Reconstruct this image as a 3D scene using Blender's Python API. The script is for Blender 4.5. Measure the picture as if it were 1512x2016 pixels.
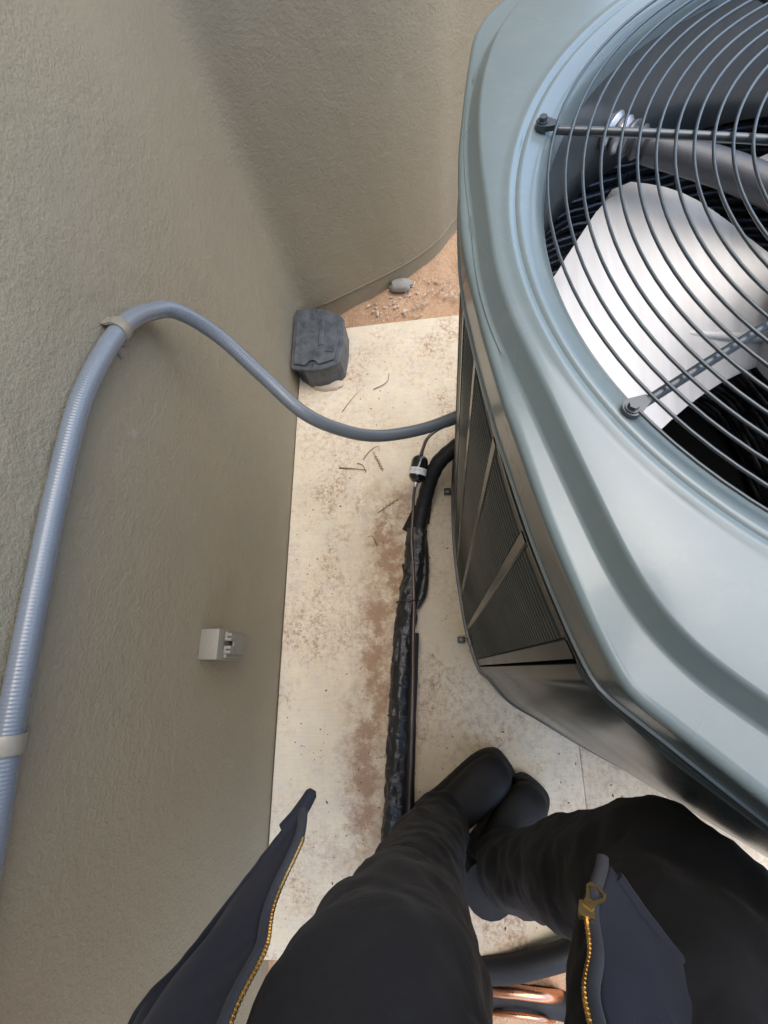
import bpy, bmesh, math, random
import numpy as np
from mathutils import Vector, Matrix
random.seed(7); np.random.seed(7)
S = bpy.context.scene
COL = S.collection
for o in list(bpy.data.objects): bpy.data.objects.remove(o)

# ---------------------------------------------------------------- camera
cam_d = bpy.data.cameras.new('camera'); cam = bpy.data.objects.new('camera', cam_d); COL.objects.link(cam)
cam.matrix_world = Matrix(((0.99185, 0.04208, 0.12024, 0.0), (-0.00138, 0.94736, -0.32018, 0.0),
                           (-0.12738, 0.31741, 0.93969, 1.15), (0, 0, 0, 1)))
cam_d.sensor_fit = 'VERTICAL'; cam_d.sensor_height = 36; cam_d.sensor_width = 27; cam_d.lens = 16.07
cam_d.clip_start = 0.01; cam_d.clip_end = 500
S.camera = cam
# ---------------------------------------------------------------- sky, sun, exposure
SUN_EL, SUN_AZ = 79.0, 42.0          # azimuth measured from +y towards +x
w = bpy.data.worlds.new('World'); S.world = w; w.use_nodes = True
nt = w.node_tree; bg = nt.nodes['Background']
sky = nt.nodes.new('ShaderNodeTexSky'); sky.sky_type = 'NISHITA'; sky.sun_disc = False
sky.sun_elevation = math.radians(SUN_EL); sky.sun_rotation = math.radians(SUN_AZ)
sky.air_density = 1.0; sky.dust_density = 1.2; sky.ozone_density = 1.0
# thin broken cloud over the blue
tcw = nt.nodes.new('ShaderNodeTexCoord'); mpw = nt.nodes.new('ShaderNodeMapping'); mpw.inputs['Scale'].default_value = (1, 1, 2.2)
cn = nt.nodes.new('ShaderNodeTexNoise'); cn.inputs['Scale'].default_value = 2.6; cn.inputs['Detail'].default_value = 6; cn.inputs['Roughness'].default_value = .58
cr_ = nt.nodes.new('ShaderNodeValToRGB'); cr_.color_ramp.elements[0].position = .46; cr_.color_ramp.elements[1].position = .78; cr_.color_ramp.elements[1].color = (.2, .2, .2, 1)
mixw = nt.nodes.new('ShaderNodeMix'); mixw.data_type = 'RGBA'
nt.links.new(tcw.outputs['Generated'], mpw.inputs[0]); nt.links.new(mpw.outputs[0], cn.inputs['Vector'])
nt.links.new(cn.outputs[0], cr_.inputs[0]); nt.links.new(cr_.outputs[0], mixw.inputs[0])
nt.links.new(sky.outputs[0], mixw.inputs[6]); mixw.inputs[7].default_value = (5.2, 5.4, 5.7, 1)
nt.links.new(mixw.outputs[2], bg.inputs[0]); bg.inputs[1].default_value = 0.15
sd = bpy.data.lights.new('sun', 'SUN'); sd.energy = 1.15; sd.angle = math.radians(72); sd.color = (1, .90, .74)
sun = bpy.data.objects.new('sun', sd); COL.objects.link(sun)
el, az = math.radians(SUN_EL), math.radians(SUN_AZ)
sdir = Vector((math.sin(az) * math.cos(el), math.cos(az) * math.cos(el), math.sin(el)))
sun.rotation_euler = sdir.to_track_quat('Z', 'Y').to_euler()
S.view_settings.view_transform = 'Standard'; S.view_settings.look = 'None'
S.view_settings.gamma = 1.0; S.view_settings.exposure = 1.86
S.view_settings.use_curve_mapping = False
S.render.engine = 'CYCLES'
S.render.resolution_x = 768; S.render.resolution_y = 1024

# ================================================================ helpers
def new_mesh(name, verts, faces, mat=None, parent=None, smooth=True, auto=None):
    me = bpy.data.meshes.new(name); me.from_pydata([tuple(map(float, v)) for v in verts], [], [tuple(int(i) for i in f) for f in faces]); me.update()
    o = bpy.data.objects.new(name, me); COL.objects.link(o)
    if mat: me.materials.append(mat)
    if smooth:
        me.polygons.foreach_set('use_smooth', [True] * len(me.polygons))
        if auto: sharp(me, auto)
    if parent: o.parent = parent
    return o
def sharp(me, deg):
    bm = bmesh.new(); bm.from_mesh(me)
    for e in bm.edges:
        if len(e.link_faces) == 2 and e.calc_face_angle(0) > math.radians(deg): e.smooth = False
    bm.to_mesh(me); bm.free()
def tag(o, label=None, cat=None, group=None, kind=None):
    if label: o['label'] = label
    if cat: o['category'] = cat
    if group: o['group'] = group
    if kind: o['kind'] = kind
    return o
def empty(name, loc=(0, 0, 0)):
    o = bpy.data.objects.new(name, None); COL.objects.link(o); o.location = loc; o.empty_display_size = .05
    return o
def under(root, *objs):
    """parent meshes built in world coordinates to an Empty that stands at the thing's base"""
    for o in objs:
        o.parent = root; o.matrix_parent_inverse = Matrix.Translation(-Vector(root.location))
def cr(pts, n, closed=False):
    """Catmull-Rom through pts, n samples per span"""
    P = [np.array(p, float) for p in pts]; out = []; m = len(P)
    spans = m if closed else m - 1
    for i in range(spans):
        if closed: p0, p1, p2, p3 = P[(i - 1) % m], P[i], P[(i + 1) % m], P[(i + 2) % m]
        else: p0, p1, p2, p3 = P[max(i - 1, 0)], P[i], P[i + 1], P[min(i + 2, m - 1)]
        for k in range(n):
            t = k / n
            out.append(.5 * ((2 * p1) + (p2 - p0) * t + (2 * p0 - 5 * p1 + 4 * p2 - p3) * t * t + (3 * p1 - p0 - 3 * p2 + p3) * t ** 3))
    if not closed: out.append(P[-1])
    return np.array(out)
def resample(pts, step):
    pts = np.array(pts); d = np.r_[0, np.cumsum(np.linalg.norm(np.diff(pts, axis=0), axis=1))]
    n = max(2, int(d[-1] / step) + 1); s = np.linspace(0, d[-1], n)
    return np.stack([np.interp(s, d, pts[:, k]) for k in range(pts.shape[1])], 1)
def tube_geo(pts, rad, seg=12, closed=False, caps=True, up=(0, 0, 1)):
    """rad: number, or f(i, t, angle) -> radius"""
    pts = np.array(pts, float); n = len(pts); V = []; F = []
    T = np.gradient(pts, axis=0)
    if closed: T = np.roll(pts, -1, 0) - np.roll(pts, 1, 0)
    T /= np.linalg.norm(T, axis=1)[:, None] + 1e-12
    u = np.cross(T[0], up)
    if np.linalg.norm(u) < 1e-4: u = np.cross(T[0], (1, 0, 0))
    u /= np.linalg.norm(u)
    for i in range(n):
        u = u - T[i] * (u @ T[i]); u /= np.linalg.norm(u); v = np.cross(T[i], u)
        for k in range(seg):
            a = 2 * math.pi * k / seg
            r = rad(i, i / max(n - 1, 1), a) if callable(rad) else rad
            V.append(pts[i] + r * (math.cos(a) * u + math.sin(a) * v))
    m = n if closed else n - 1
    for i in range(m):
        for k in range(seg):
            a, b = i * seg + k, i * seg + (k + 1) % seg
            j = (i + 1) % n
            F.append((a, b, j * seg + (k + 1) % seg, j * seg + k))
    if caps and not closed:
        F.append(tuple(range(seg))[::-1]); F.append(tuple((n - 1) * seg + k for k in range(seg)))
    return V, F
def tube(name, pts, rad, mat, parent=None, seg=12, closed=False, caps=True):
    V, F = tube_geo(pts, rad, seg, closed, caps)
    return new_mesh(name, V, F, mat, parent, True, 50)
def box_bm(bm, c, s, rot=None, bevel=0.0, seg=2):
    r = bmesh.ops.create_cube(bm, size=1.0)
    vs = r['verts']
    bmesh.ops.scale(bm, vec=s, verts=vs)
    if bevel > 0:
        es = list({e for v in vs for e in v.link_edges})
        rr = bmesh.ops.bevel(bm, geom=es, offset=bevel, segments=seg, profile=.6, affect='EDGES')
        vs = list({v for f in rr['faces'] for v in f.verts} | set(v for v in vs if v.is_valid))
    if rot is not None: bmesh.ops.rotate(bm, cent=(0, 0, 0), matrix=rot, verts=vs)
    bmesh.ops.translate(bm, vec=c, verts=vs)
    return vs
def bm_obj(name, bm, mat, parent=None, smooth=True, auto=35):
    me = bpy.data.meshes.new(name); bmesh.ops.recalc_face_normals(bm, faces=bm.faces); bm.to_mesh(me); bm.free()
    o = bpy.data.objects.new(name, me); COL.objects.link(o)
    if mat: me.materials.append(mat)
    if smooth:
        me.polygons.foreach_set('use_smooth', [True] * len(me.polygons)); sharp(me, auto)
    if parent: o.parent = parent
    return o
def box(name, c, s, mat, parent=None, rot=None, bevel=.002):
    bm = bmesh.new(); box_bm(bm, c, s, rot, bevel); return bm_obj(name, bm, mat, parent)
def prism(name, outline, z0, z1, mat, parent=None, bevel=0.0, smooth=True):
    bm = bmesh.new(); n = len(outline)
    lo = [bm.verts.new((p[0], p[1], z0)) for p in outline]; hi = [bm.verts.new((p[0], p[1], z1)) for p in outline]
    bm.faces.new(lo[::-1]); top = bm.faces.new(hi)
    for i in range(n): bm.faces.new((lo[i], lo[(i + 1) % n], hi[(i + 1) % n], hi[i]))
    if bevel: bmesh.ops.bevel(bm, geom=list(top.edges), offset=bevel, segments=3, profile=.5, affect='EDGES')
    return bm_obj(name, bm, mat, parent, smooth, 40)

# ================================================================ materials
MATS = {}
class N:
    def __init__(s, name):
        s.m = bpy.data.materials.new(name); s.m.use_nodes = True; s.t = s.m.node_tree; s.b = s.t.nodes['Principled BSDF']; MATS[name] = s.m
        s.tc = s.t.nodes.new('ShaderNodeTexCoord')
    def node(s, kind, **kw):
        n = s.t.nodes.new(kind)
        for k, v in kw.items(): setattr(n, k, v)
        return n
    def link(s, a, b): s.t.links.new(a, b)
    def mapping(s, scale=(1, 1, 1), rot=(0, 0, 0), coord='Object', loc=(0, 0, 0)):
        n = s.node('ShaderNodeMapping'); n.inputs['Scale'].default_value = scale; n.inputs['Rotation'].default_value = rot; n.inputs['Location'].default_value = loc
        s.link(s.tc.outputs[coord], n.inputs[0]); return n.outputs[0]
    def noise(s, scale, detail=4, rough=.55, vec=None, dist=0):
        n = s.node('ShaderNodeTexNoise'); n.inputs['Scale'].default_value = scale; n.inputs['Detail'].default_value = detail
        n.inputs['Roughness'].default_value = rough; n.inputs['Distortion'].default_value = dist
        s.link(vec if vec is not None else s.tc.outputs['Object'], n.inputs['Vector']); return n.outputs[0]
    def voro(s, scale, vec=None, feature='F1'):
        n = s.node('ShaderNodeTexVoronoi'); n.feature = feature; n.inputs['Scale'].default_value = scale
        s.link(vec if vec is not None else s.tc.outputs['Object'], n.inputs['Vector']); return n.outputs['Distance']
    def ramp(s, fac, stops):
        n = s.node('ShaderNodeValToRGB'); e = n.color_ramp.elements
        while len(e) < len(stops): e.new(.5)
        for i, (p, c) in enumerate(stops):
            e[i].position = p; e[i].color = (*c, 1) if not isinstance(c, (int, float)) else (c, c, c, 1)
        s.link(fac, n.inputs[0]); return n.outputs[0]
    def mix(s, fac, a, b, mode='MIX'):
        n = s.node('ShaderNodeMix'); n.data_type = 'RGBA'; n.blend_type = mode
        for sock, v in ((n.inputs[0], fac), (n.inputs[6], a), (n.inputs[7], b)):
            if isinstance(v, (int, float)): sock.default_value = v
            elif isinstance(v, tuple): sock.default_value = (*v, 1)
            else: s.link(v, sock)
        return n.outputs[2]
    def math(s, op, a, b=0.0, clamp=False):
        n = s.node('ShaderNodeMath'); n.operation = op; n.use_clamp = clamp
        for sock, v in ((n.inputs[0], a), (n.inputs[1], b)):
            if isinstance(v, (int, float)): sock.default_value = v
            else: s.link(v, sock)
        return n.outputs[0]
    def xyz(s, coord='Object'):
        n = s.node('ShaderNodeSeparateXYZ'); s.link(s.tc.outputs[coord], n.inputs[0]); return n.outputs
    def bump(s, h, strength, dist=.002, normal=None):
        n = s.node('ShaderNodeBump'); n.inputs['Strength'].default_value = strength; n.inputs['Distance'].default_value = dist
        s.link(h, n.inputs['Height'])
        if normal is not None: s.link(normal, n.inputs['Normal'])
        s.link(n.outputs[0], s.b.inputs['Normal']); return n.outputs[0]
    def set(s, **kw):
        for k, v in kw.items():
            i = s.b.inputs[k.replace('_', ' ')]
            if isinstance(v, (int, float)): i.default_value = v
            elif isinstance(v, tuple): i.default_value = (*v, 1) if len(v) == 3 else v
            else: s.link(v, i)
        return s

# painted stucco
m = N('stucco_paint')
big = m.noise(1.3, 3); fine = m.noise(420, 3, .65); mid = m.noise(170, 4, .6)
col = m.mix(m.ramp(big, [(.35, 0), (.65, 1)]), (.262, .224, .150), (.290, .248, .168))
col = m.mix(m.math('MULTIPLY', m.ramp(fine, [(.55, 0), (.8, 1)]), .25), col, (.33, .30, .23))
scuff = m.ramp(m.noise(11, 6, .75), [(.665, 0), (.70, 1)])
col = m.mix(m.math('MULTIPLY', scuff, .35), col, (.38, .355, .30))
zz_ = m.xyz()[2]
splash = m.math('MULTIPLY', m.math('SUBTRACT', 1.0, m.math('DIVIDE', zz_, .16), True), m.ramp(m.noise(16, 6, .75), [(.45, 0), (.65, 1)]))
col = m.mix(m.math('MULTIPLY', splash, .35), col, (.40, .29, .19))
col = m.mix(m.math('MULTIPLY', m.ramp(m.noise(3.1, 5, .7, m.mapping((1, 1, .35))), [(.45, 0), (.75, 1)]), .22), col, (.19, .165, .12))
m.set(Base_Color=col, Roughness=.62, Specular_IOR_Level=.35)
h = m.math('ADD', m.math('MULTIPLY', mid, 1.0), m.math('MULTIPLY', fine, .5))
h = m.math('ADD', h, m.math('MULTIPLY', m.noise(60, 3), .7))
h = m.math('ADD', h, m.math('MULTIPLY', m.noise(16, 3, .5, None, .7), 1.6))
h = m.math('MULTIPLY', h, m.ramp(m.noise(2.2, 3), [(.3, .45), (.7, 1.15)]))
m.bump(h, .8, .0024)
STUCCO = m.m
# broom finished concrete with dirt
m = N('concrete')
x, y, z = m.xyz()
streak = m.noise(1, 3, .6, m.mapping((7, 330, 1)))
base = m.noise(5, 6, .6); blot = m.noise(22, 5, .65)
col = m.mix(m.ramp(base, [(.3, 0), (.7, 1)]), (.64, .53, .36), (.76, .66, .48))
col = m.mix(m.math('MULTIPLY', m.ramp(blot, [(.42, 0), (.72, 1)]), .5), col, (.55, .50, .44))
col = m.mix(m.math('MULTIPLY', m.ramp(streak, [(.42, 0), (.66, 1)]), .26), col, (.76, .69, .58))
# brown silt washed along the left of the pipes
dx = m.math('ADD', x, m.math('MULTIPLY', y, -.10)); dx = m.math('ADD', dx, .165)
dx = m.math('ABSOLUTE', m.math('ADD', dx, m.math('MULTIPLY', m.math('SUBTRACT', m.noise(8, 5, .7), .5), .22)))
band = m.math('SUBTRACT', 1.0, m.math('DIVIDE', dx, .085), True)
yl = m.math('SUBTRACT', 1.0, m.math('DIVIDE', m.math('ABSOLUTE', m.math('ADD', y, -.03)), .52), True)
silt = m.math('MULTIPLY', band, m.ramp(yl, [(0, 0), (.35, 1)]))
silt = m.math('MULTIPLY', silt, m.ramp(m.noise(13, 8, .82), [(.40, .0), (.60, 1)]))
patch = m.math('MULTIPLY', m.ramp(m.noise(5.5, 6, .75, m.mapping((1, .6, 1), (0, 0, 0), 'Object', (3.1, 1.7, 0))), [(.49, 0), (.62, 1)]), m.ramp(m.noise(80, 5, .85), [(.44, 0), (.60, 1)]))
silt = m.math('MAXIMUM', silt, m.math('MULTIPLY', patch, .62))
col = m.mix(m.math('MULTIPLY', m.ramp(silt, [(.05, 0), (.55, 1)]), .85), col, m.mix(blot, (.24, .125, .072), (.42, .26, .155)))
# rust pink dust in loose drifts
dust = m.math('MULTIPLY', m.ramp(m.noise(4.2, 5, .65), [(.42, 0), (.62, 1)]), m.ramp(m.noise(70, 6, .8), [(.46, 0), (.66, 1)]))
col = m.mix(m.math('MULTIPLY', dust, .75), col, (.40, .235, .16))
# dark specks and scratches
sp = m.ramp(m.noise(150, 3, .75), [(.63, 0), (.68, 1)])
spm = m.ramp(m.noise(3.4, 3), [(.42, .1), (.6, 1)])
col = m.mix(m.math('MULTIPLY', m.math('MULTIPLY', sp, spm), .8), col, (.14, .095, .07))
sp2 = m.ramp(m.noise(48, 3, .8, None, .8), [(.70, 0), (.73, 1)])
col = m.mix(m.math('MULTIPLY', sp2, .65), col, (.19, .14, .11))
m.set(Base_Color=col, Roughness=.85, Specular_IOR_Level=.25)
hh = m.math('ADD', m.math('MULTIPLY', streak, .6), m.math('MULTIPLY', m.noise(230, 4, .75), 1.0))
hh = m.math('ADD', hh, m.math('MULTIPLY', sp2, -.6))
m.bump(hh, .6, .0016)
CONC = m.m
# soil
m = N('soil')
a = m.noise(6, 6, .65); b = m.noise(75, 5, .7); g = m.voro(160)
col = m.mix(m.ramp(a, [(.3, 0), (.7, 1)]), (.34, .195, .105), (.52, .33, .195))
col = m.mix(m.ramp(b, [(.4, 0), (.72, .7)]), col, (.56, .39, .255))
col = m.mix(m.math('MULTIPLY', m.ramp(g, [(.0, 1), (.22, 0)]), m.ramp(m.noise(25), [(.5, 0), (.62, 1)])), col, (.62, .52, .42))
m.set(Base_Color=col, Roughness=.95, Specular_IOR_Level=.15); m.bump(m.math('ADD', b, m.math('MULTIPLY', g, .4)), .8, .006)
SOIL = m.m
# baked enamel of the condenser
def paint(name, c, rough=.22, spec=.6, coat=.5, metal=0.0, dust=.10):
    m = N(name)
    v = m.noise(9, 4); s = m.noise(420, 2)
    col = m.mix(v, tuple(k * .94 for k in c), tuple(k * 1.06 for k in c))
    dd = m.math('MULTIPLY', m.ramp(m.noise(38, 6, .75), [(.50, 0), (.72, 1)]), dust)
    col = m.mix(dd, col, (.52, .46, .38))
    m.set(Base_Color=col, Roughness=m.ramp(m.noise(6, 3, .5), [(0, rough * .6), (1, rough * 1.6)]), Specular_IOR_Level=spec, Coat_Weight=coat, Coat_Roughness=.08, Metallic=metal)
    m.bump(s, .05, .0006)
    return m.m
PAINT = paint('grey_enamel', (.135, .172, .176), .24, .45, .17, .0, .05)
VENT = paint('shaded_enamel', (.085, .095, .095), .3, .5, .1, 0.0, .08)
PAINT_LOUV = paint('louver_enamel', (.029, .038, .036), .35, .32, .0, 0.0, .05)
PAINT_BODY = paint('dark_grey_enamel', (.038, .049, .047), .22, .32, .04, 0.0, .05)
PAINT_WIRE = paint('coated_wire', (.028, .036, .040), .32, .5, .3, 0.0, .04)
def simple(name, c, rough=.5, metal=0.0, spec=.5, bump=None, var=.12, coat=0.0, bscale=120, vscale=14):
    m = N(name); v = m.noise(vscale, 5, .6)
    col = m.mix(m.ramp(v, [(.3, 0), (.7, 1)]), tuple(k * (1 - var) for k in c), tuple(k * (1 + var) for k in c))
    m.set(Base_Color=col, Roughness=m.ramp(m.noise(vscale * 2, 3, .5), [(0, rough * .75), (1, min(1, rough * 1.25))]), Metallic=metal, Specular_IOR_Level=spec, Coat_Weight=coat)
    if bump: m.bump(m.noise(bscale, 4, .6), bump, .002)
    return m.m
BLACKMETAL = simple('black_steel', (.012, .013, .014), .35, .0, .6)
RUBBER = simple('black_foam', (.013, .013, .014), .62, 0, .4, .35, .2, 0, 260)
TAPE = simple('black_vinyl_tape', (.017, .018, .019), .33, 0, .6, 1.0, .3, .0, 130)
COPPER = simple('copper', (.62, .30, .18), .28, 1.0, .5, .1, .25)
COPPER_DULL = simple('weathered_copper', (.15, .115, .10), .40, .6, .5, .2, .3)
m = N('fan_aluminium')
st1 = m.noise(1, 4, .6, m.mapping((55, 5, 5), (0, 0, .62))); st2 = m.noise(5, 4, .6)
col = m.mix(m.ramp(st1, [(.3, 0), (.7, 1)]), (.44, .435, .42), (.58, .575, .56))  # brushed streaks; reflection-like bands are put into the colour
col = m.mix(m.math('MULTIPLY', m.ramp(st2, [(.45, 0), (.7, 1)]), .35), col, (.40, .39, .37))
m.set(Base_Color=col, Roughness=m.ramp(st1, [(.2, .34), (.8, .5)]), Metallic=.18, Specular_IOR_Level=.4)
m.bump(st1, .12, .002)
ALU = m.m
ALU_DARK = simple('motor_grey', (.085, .088, .094), .4, .3, .5, .1)
COIL = simple('coil_black', (.055, .055, .056), .28, .0, .8, .3, .3, .5, 200)
DARK = simple('dark_interior', (.02, .02, .02), .8)
PVC = simple('grey_conduit', (.140, .160, .180), .30, 0, .5, None, .03, .2)
STRAP = simple('painted_strap', (.225, .203, .155), .4, .1, .5, .15, .12)
UBOX = simple('painted_plastic', (.205, .190, .155), .5, 0, .45, .12, .05)
BAIT = simple('dusty_black_plastic', (.078, .085, .091), .5, 0, .45, .25, .45, 0, 160, 38)
CAULK = simple('mortar', (.52, .43, .33), .9, 0, .2, .5)
GREYLUMP = simple('grey_mortar', (.30, .285, .25), .9, 0, .2, .5)
STONE = simple('pebble', (.52, .40, .30), .85, 0, .3, .3, .35, 0, 150, 60)
TWIG = simple('dry_twig', (.16, .10, .055), .85, 0, .2, .3, .4)
LEAF = simple('dry_leaf', (.30, .20, .10), .8, 0, .2, .2, .4)
WHITE = simple('white_sticker', (.80, .80, .80), .4)
INK = simple('black_ink', (.03, .03, .035), .5)
BRASS = simple('brass', (.62, .44, .19), .36, 1.0, .5, .15, .15, 0, 300)
WHITEMETAL = simple('galvanised', (.62, .62, .63), .35, .7, .5, .2)
BOOT = simple('boot_leather', (.018, .0175, .017), .6, 0, .3, .4, .45, 0, 90)
SOLE = simple('boot_sole', (.018, .017, .016), .7, 0, .3, .4)
def cloth(name, c, rough=.85, scale=900):
    m = N(name); wv = m.noise(scale, 2, .6); v = m.noise(7, 5, .6)
    col = m.mix(m.ramp(v, [(.3, 0), (.7, 1)]), tuple(k * .8 for k in c), tuple(k * 1.25 for k in c))
    col = m.mix(m.math('MULTIPLY', m.ramp(wv, [(.5, 0), (.8, 1)]), .3), col, tuple(k * 2.2 for k in c))
    m.set(Base_Color=col, Roughness=rough, Specular_IOR_Level=.25, Sheen_Weight=.06, Sheen_Roughness=.5)
    b1 = m.node('ShaderNodeBump'); b1.inputs['Strength'].default_value = .35; b1.inputs['Distance'].default_value = .012
    m.link(m.noise(14, 3, .5, None, .6), b1.inputs['Height'])
    m.bump(wv, .35, .0008, b1.outputs[0])
    return m.m
PANTS = cloth('black_twill', (.0095, .0095, .0115))
NAVY = cloth('navy_twill', (.0125, .0142, .0222))
SLATE = cloth('slate_tape', (.028, .030, .036))
LINING = cloth('dark_lining', (.012, .012, .016))
SKIN = simple('skin', (.45, .28, .2), .6)
HAIR = simple('hair', (.02, .015, .01), .7)

# ================================================================ ground
def axis(lo, hi, f0, f1, step, far):
    a = list(np.arange(f0, f1 + 1e-6, step)); d = step
    x = f0
    while x > lo: d *= far; x -= d; a.insert(0, max(x, lo))
    d = step; x = f1
    while x < hi: d *= far; x += d; a.append(min(x, hi))
    return np.array(a)
from mathutils import noise as mn
gx = axis(-60, 60, -.5, .6, .012, 1.35); gy = axis(-60, 60, .9, 1.5, .012, 1.28)
gy = np.unique(np.r_[gy, np.arange(-.85, -.5, .015)])
V = []
for yy in gy:
    for xx in gx:
        zz = -.012 if yy > .5 else -.058
        if .5 > yy > -.5: zz = -.045
        if abs(xx) < 3 and abs(yy) < 4:
            zz += .016 * (mn.noise((xx * 5, yy * 5, 1)) ) + .007 * mn.noise((xx * 19, yy * 19, 4)) + .003 * mn.noise((xx * 60, yy * 60, 8))
            if yy > .9: zz += .02 * max(0, min(1, (yy - 1.02 - .45 * (xx + .2)) / .15)) - .012
        V.append((xx, yy, min(zz, -.004) if yy > .5 else zz))
nx = len(gx); F = [(j * nx + i, j * nx + i + 1, (j + 1) * nx + i + 1, (j + 1) * nx + i) for j in range(len(gy) - 1) for i in range(nx - 1)]
tag(new_mesh('ground', V, F, SOIL), kind='structure')

# slab in two pours with a joint between
far = cr([(-.406, .90), (-.396, .945), (-.355, .982), (-.30, 1.0), (-.25, 1.007)], 6)[:, :2].tolist()
s1 = [(-.4062, -.575), (.279, -.553), (.283, 1.03)] + [(.068, 1.016), (-.092, 1.012)] + far[::-1]
s1[1] = (.279, -.553)
tag(prism('concrete_slab', s1, -.11, 0, CONC, None, .0025), kind='structure')
s2 = [(.2793, -.553), (2.6, -.5), (2.6, 1.15), (.2833, 1.03)]
tag(prism('concrete_slab', s2, -.11, 0, CONC, None, .0025), kind='structure')

# ================================================================ house walls
def wall_strip(name, path, z0, z1, thick, mat, parent=None, back=None):
    """vertical wall along a plan path; thickness to the left of travel"""
    P = np.array(path); T = np.gradient(P, axis=0); T /= np.linalg.norm(T, axis=1)[:, None]; Nn = np.stack([-T[:, 1], T[:, 0]], 1)
    Q = P + Nn * thick; V = []; n = len(P)
    for A in (P, Q):
        for zz in (z0, z1): V += [(p[0], p[1], zz) for p in A]
    F = []
    for i in range(n - 1):
        F += [(i, i + 1, n + i + 1, n + i), (2 * n + i + 1, 2 * n + i, 3 * n + i, 3 * n + i + 1), (n + i, n + i + 1, 3 * n + i + 1, 3 * n + i), (i + 1, i, 2 * n + i, 2 * n + i + 1)]
    F += [(0, n, 3 * n, 2 * n), (n - 1, 2 * n - 1 + 2 * n - n, 4 * n - 1, 2 * n - 1)] if False else [(0, n, 3 * n, 2 * n), (n - 1, 3 * n - 1, 4 * n - 1, 2 * n - 1)]
    return new_mesh(name, V, F, mat, parent, True, 30)
WT = 2.9
lpath = np.vstack([[(-.408, -3.2), (-.408, -1.0), (-.408, .0), (-.408, .5)], cr([(-.408, .88), (-.408, .95), (-.4065, .985), (-.3975, 1.013), (-.373, 1.035), (-.322, 1.057)], 6)])
bpath = cr([(-.322, 1.057), (-.196, 1.116), (-.069, 1.182), (.028, 1.259), (.09, 1.345), (.20, 1.49), (.34, 1.66), (.48, 1.83)], 6)
wpath = np.vstack([lpath[:-1], bpath])
br = empty('stucco_wall', (-.408, .5, 0))
bw = wall_strip('wall_face', wpath, .055, WT, .12, STUCCO)
def nrm2(P):
    T_ = np.gradient(P, axis=0); T_ /= np.linalg.norm(T_, axis=1)[:, None]; return np.stack([-T_[:, 1], T_[:, 0]], 1)
rec = np.clip((np.arange(len(wpath)) - (len(lpath) - 12)) / 10.0, 0, 1)[:, None] * .007
st = wall_strip('stem_wall', wpath + nrm2(wpath) * rec, -.15, .055, .11, STUCCO)
lip = tube('weep_screed', np.c_[bpath + nrm2(bpath) * .001, np.full(len(bpath), .0555)], .0020, STUCCO, None, 6)
rt = wall_strip('wall_return', [(.48, 1.832), (.46, 2.6), (.44, 4.0)], -.15, WT, .2, STUCCO)
under(br, bw, st, lip, rt)
tag(br, 'taupe painted stucco house wall carrying the conduit and bending round behind the condenser', 'wall')

# ================================================================ condenser
AC = empty('air_conditioner', (.4, .31, 0))
tag(AC, 'grey outdoor air conditioner condenser with round wire fan grille on the slab', 'air conditioner')
C = np.array([.387, .307]); ZL = .885; RR = .326
lid_pts = [(.088, .640), (.057, .598), (.046, .550), (.0365, .484), (.029, .419), (.0265, .332), (.0338, .257), (.0450, .183), (.0530, .144), (.0665, .0815), (.0815, .0274), (.0898, .003), (.0975, -.0150), (.1116, -.0277), (.132, -.0455), (.1547, -.0655), (.2, -.104),
           (.29, -.176), (.42, -.252), (.58, -.334), (.64, -.35), (.70, -.31), (.765, -.15), (.785, .1), (.79, .33), (.78, .56), (.74, .70), (.62, .765), (.42, .78), (.24, .75), (.14, .68)]
groove_pts = [(.098, .60), (.072, .565), (.052, .50), (.044, .45), (.041, .37), (.047, .303), (.062, .199), (.085, .11), (.108, .033), (.118, .014), (.138, -.006), (.164, -.026), (.21, -.062), (.3, -.125), (.42, -.195), (.57, -.27), (.62, -.28), (.66, -.25), (.705, -.12), (.735, .1), (.74, .33), (.735, .53), (.70, .64), (.6, .70), (.42, .72), (.25, .70), (.15, .645)]
base_pts = [(.100, .655), (.060, .600), (.048, .540), (.040, .465), (.0365, .390), (.035, .315), (.0375, .240), (.0435, .165), (.053, .083), (.0745, .001), (.098, -.026), (.139, -.073), (.2, -.110),
            (.288, -.162), (.419, -.231), (.60, -.318), (.635, -.325), (.685, -.28), (.745, -.14), (.765, .1), (.77, .33), (.76, .55), (.72, .68), (.6, .74), (.42, .755), (.25, .73), (.15, .70)]
top_pts = [(.105, .650), (.068, .605), (.054, .565), (.042, .505), (.0355, .430), (.0335, .352), (.0385, .268), (.0490, .182), (.065, .097), (.0920, .004), (.1055, -.0175), (.127, -.0405), (.161, -.071),
           (.288, -.168), (.419, -.240), (.60, -.322), (.635, -.328), (.685, -.28), (.745, -.14), (.765, .1), (.77, .33), (.76, .55), (.72, .68), (.6, .74), (.42, .755), (.25, .73), (.15, .69)]
NA = 360
TH = np.linspace(0, 2 * math.pi, NA, endpoint=False)
def polar(pts):
    P = cr(pts, 10, True); d = P - C; a = np.unwrap(np.arctan2(d[:, 1], d[:, 0])); r = np.hypot(d[:, 0], d[:, 1])
    if a[-1] < a[0]: a = a[::-1]; r = r[::-1]
    a = a % (2 * math.pi); o = np.argsort(a); a, r = a[o], r[o]
    return np.interp(TH, np.r_[a[-1] - 2 * math.pi, a, a[0] + 2 * math.pi], np.r_[r[-1], r, r[0]])
def smooth(r, k):
    w_ = np.ones(2 * k + 1) / (2 * k + 1); return np.convolve(np.r_[r[-k:], r, r[:k]], w_, 'valid')
RL = smooth(polar(lid_pts), 1); RG = np.minimum(smooth(polar(groove_pts), 2), RL - .012); RB = polar(base_pts); RT = polar(top_pts)
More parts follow.
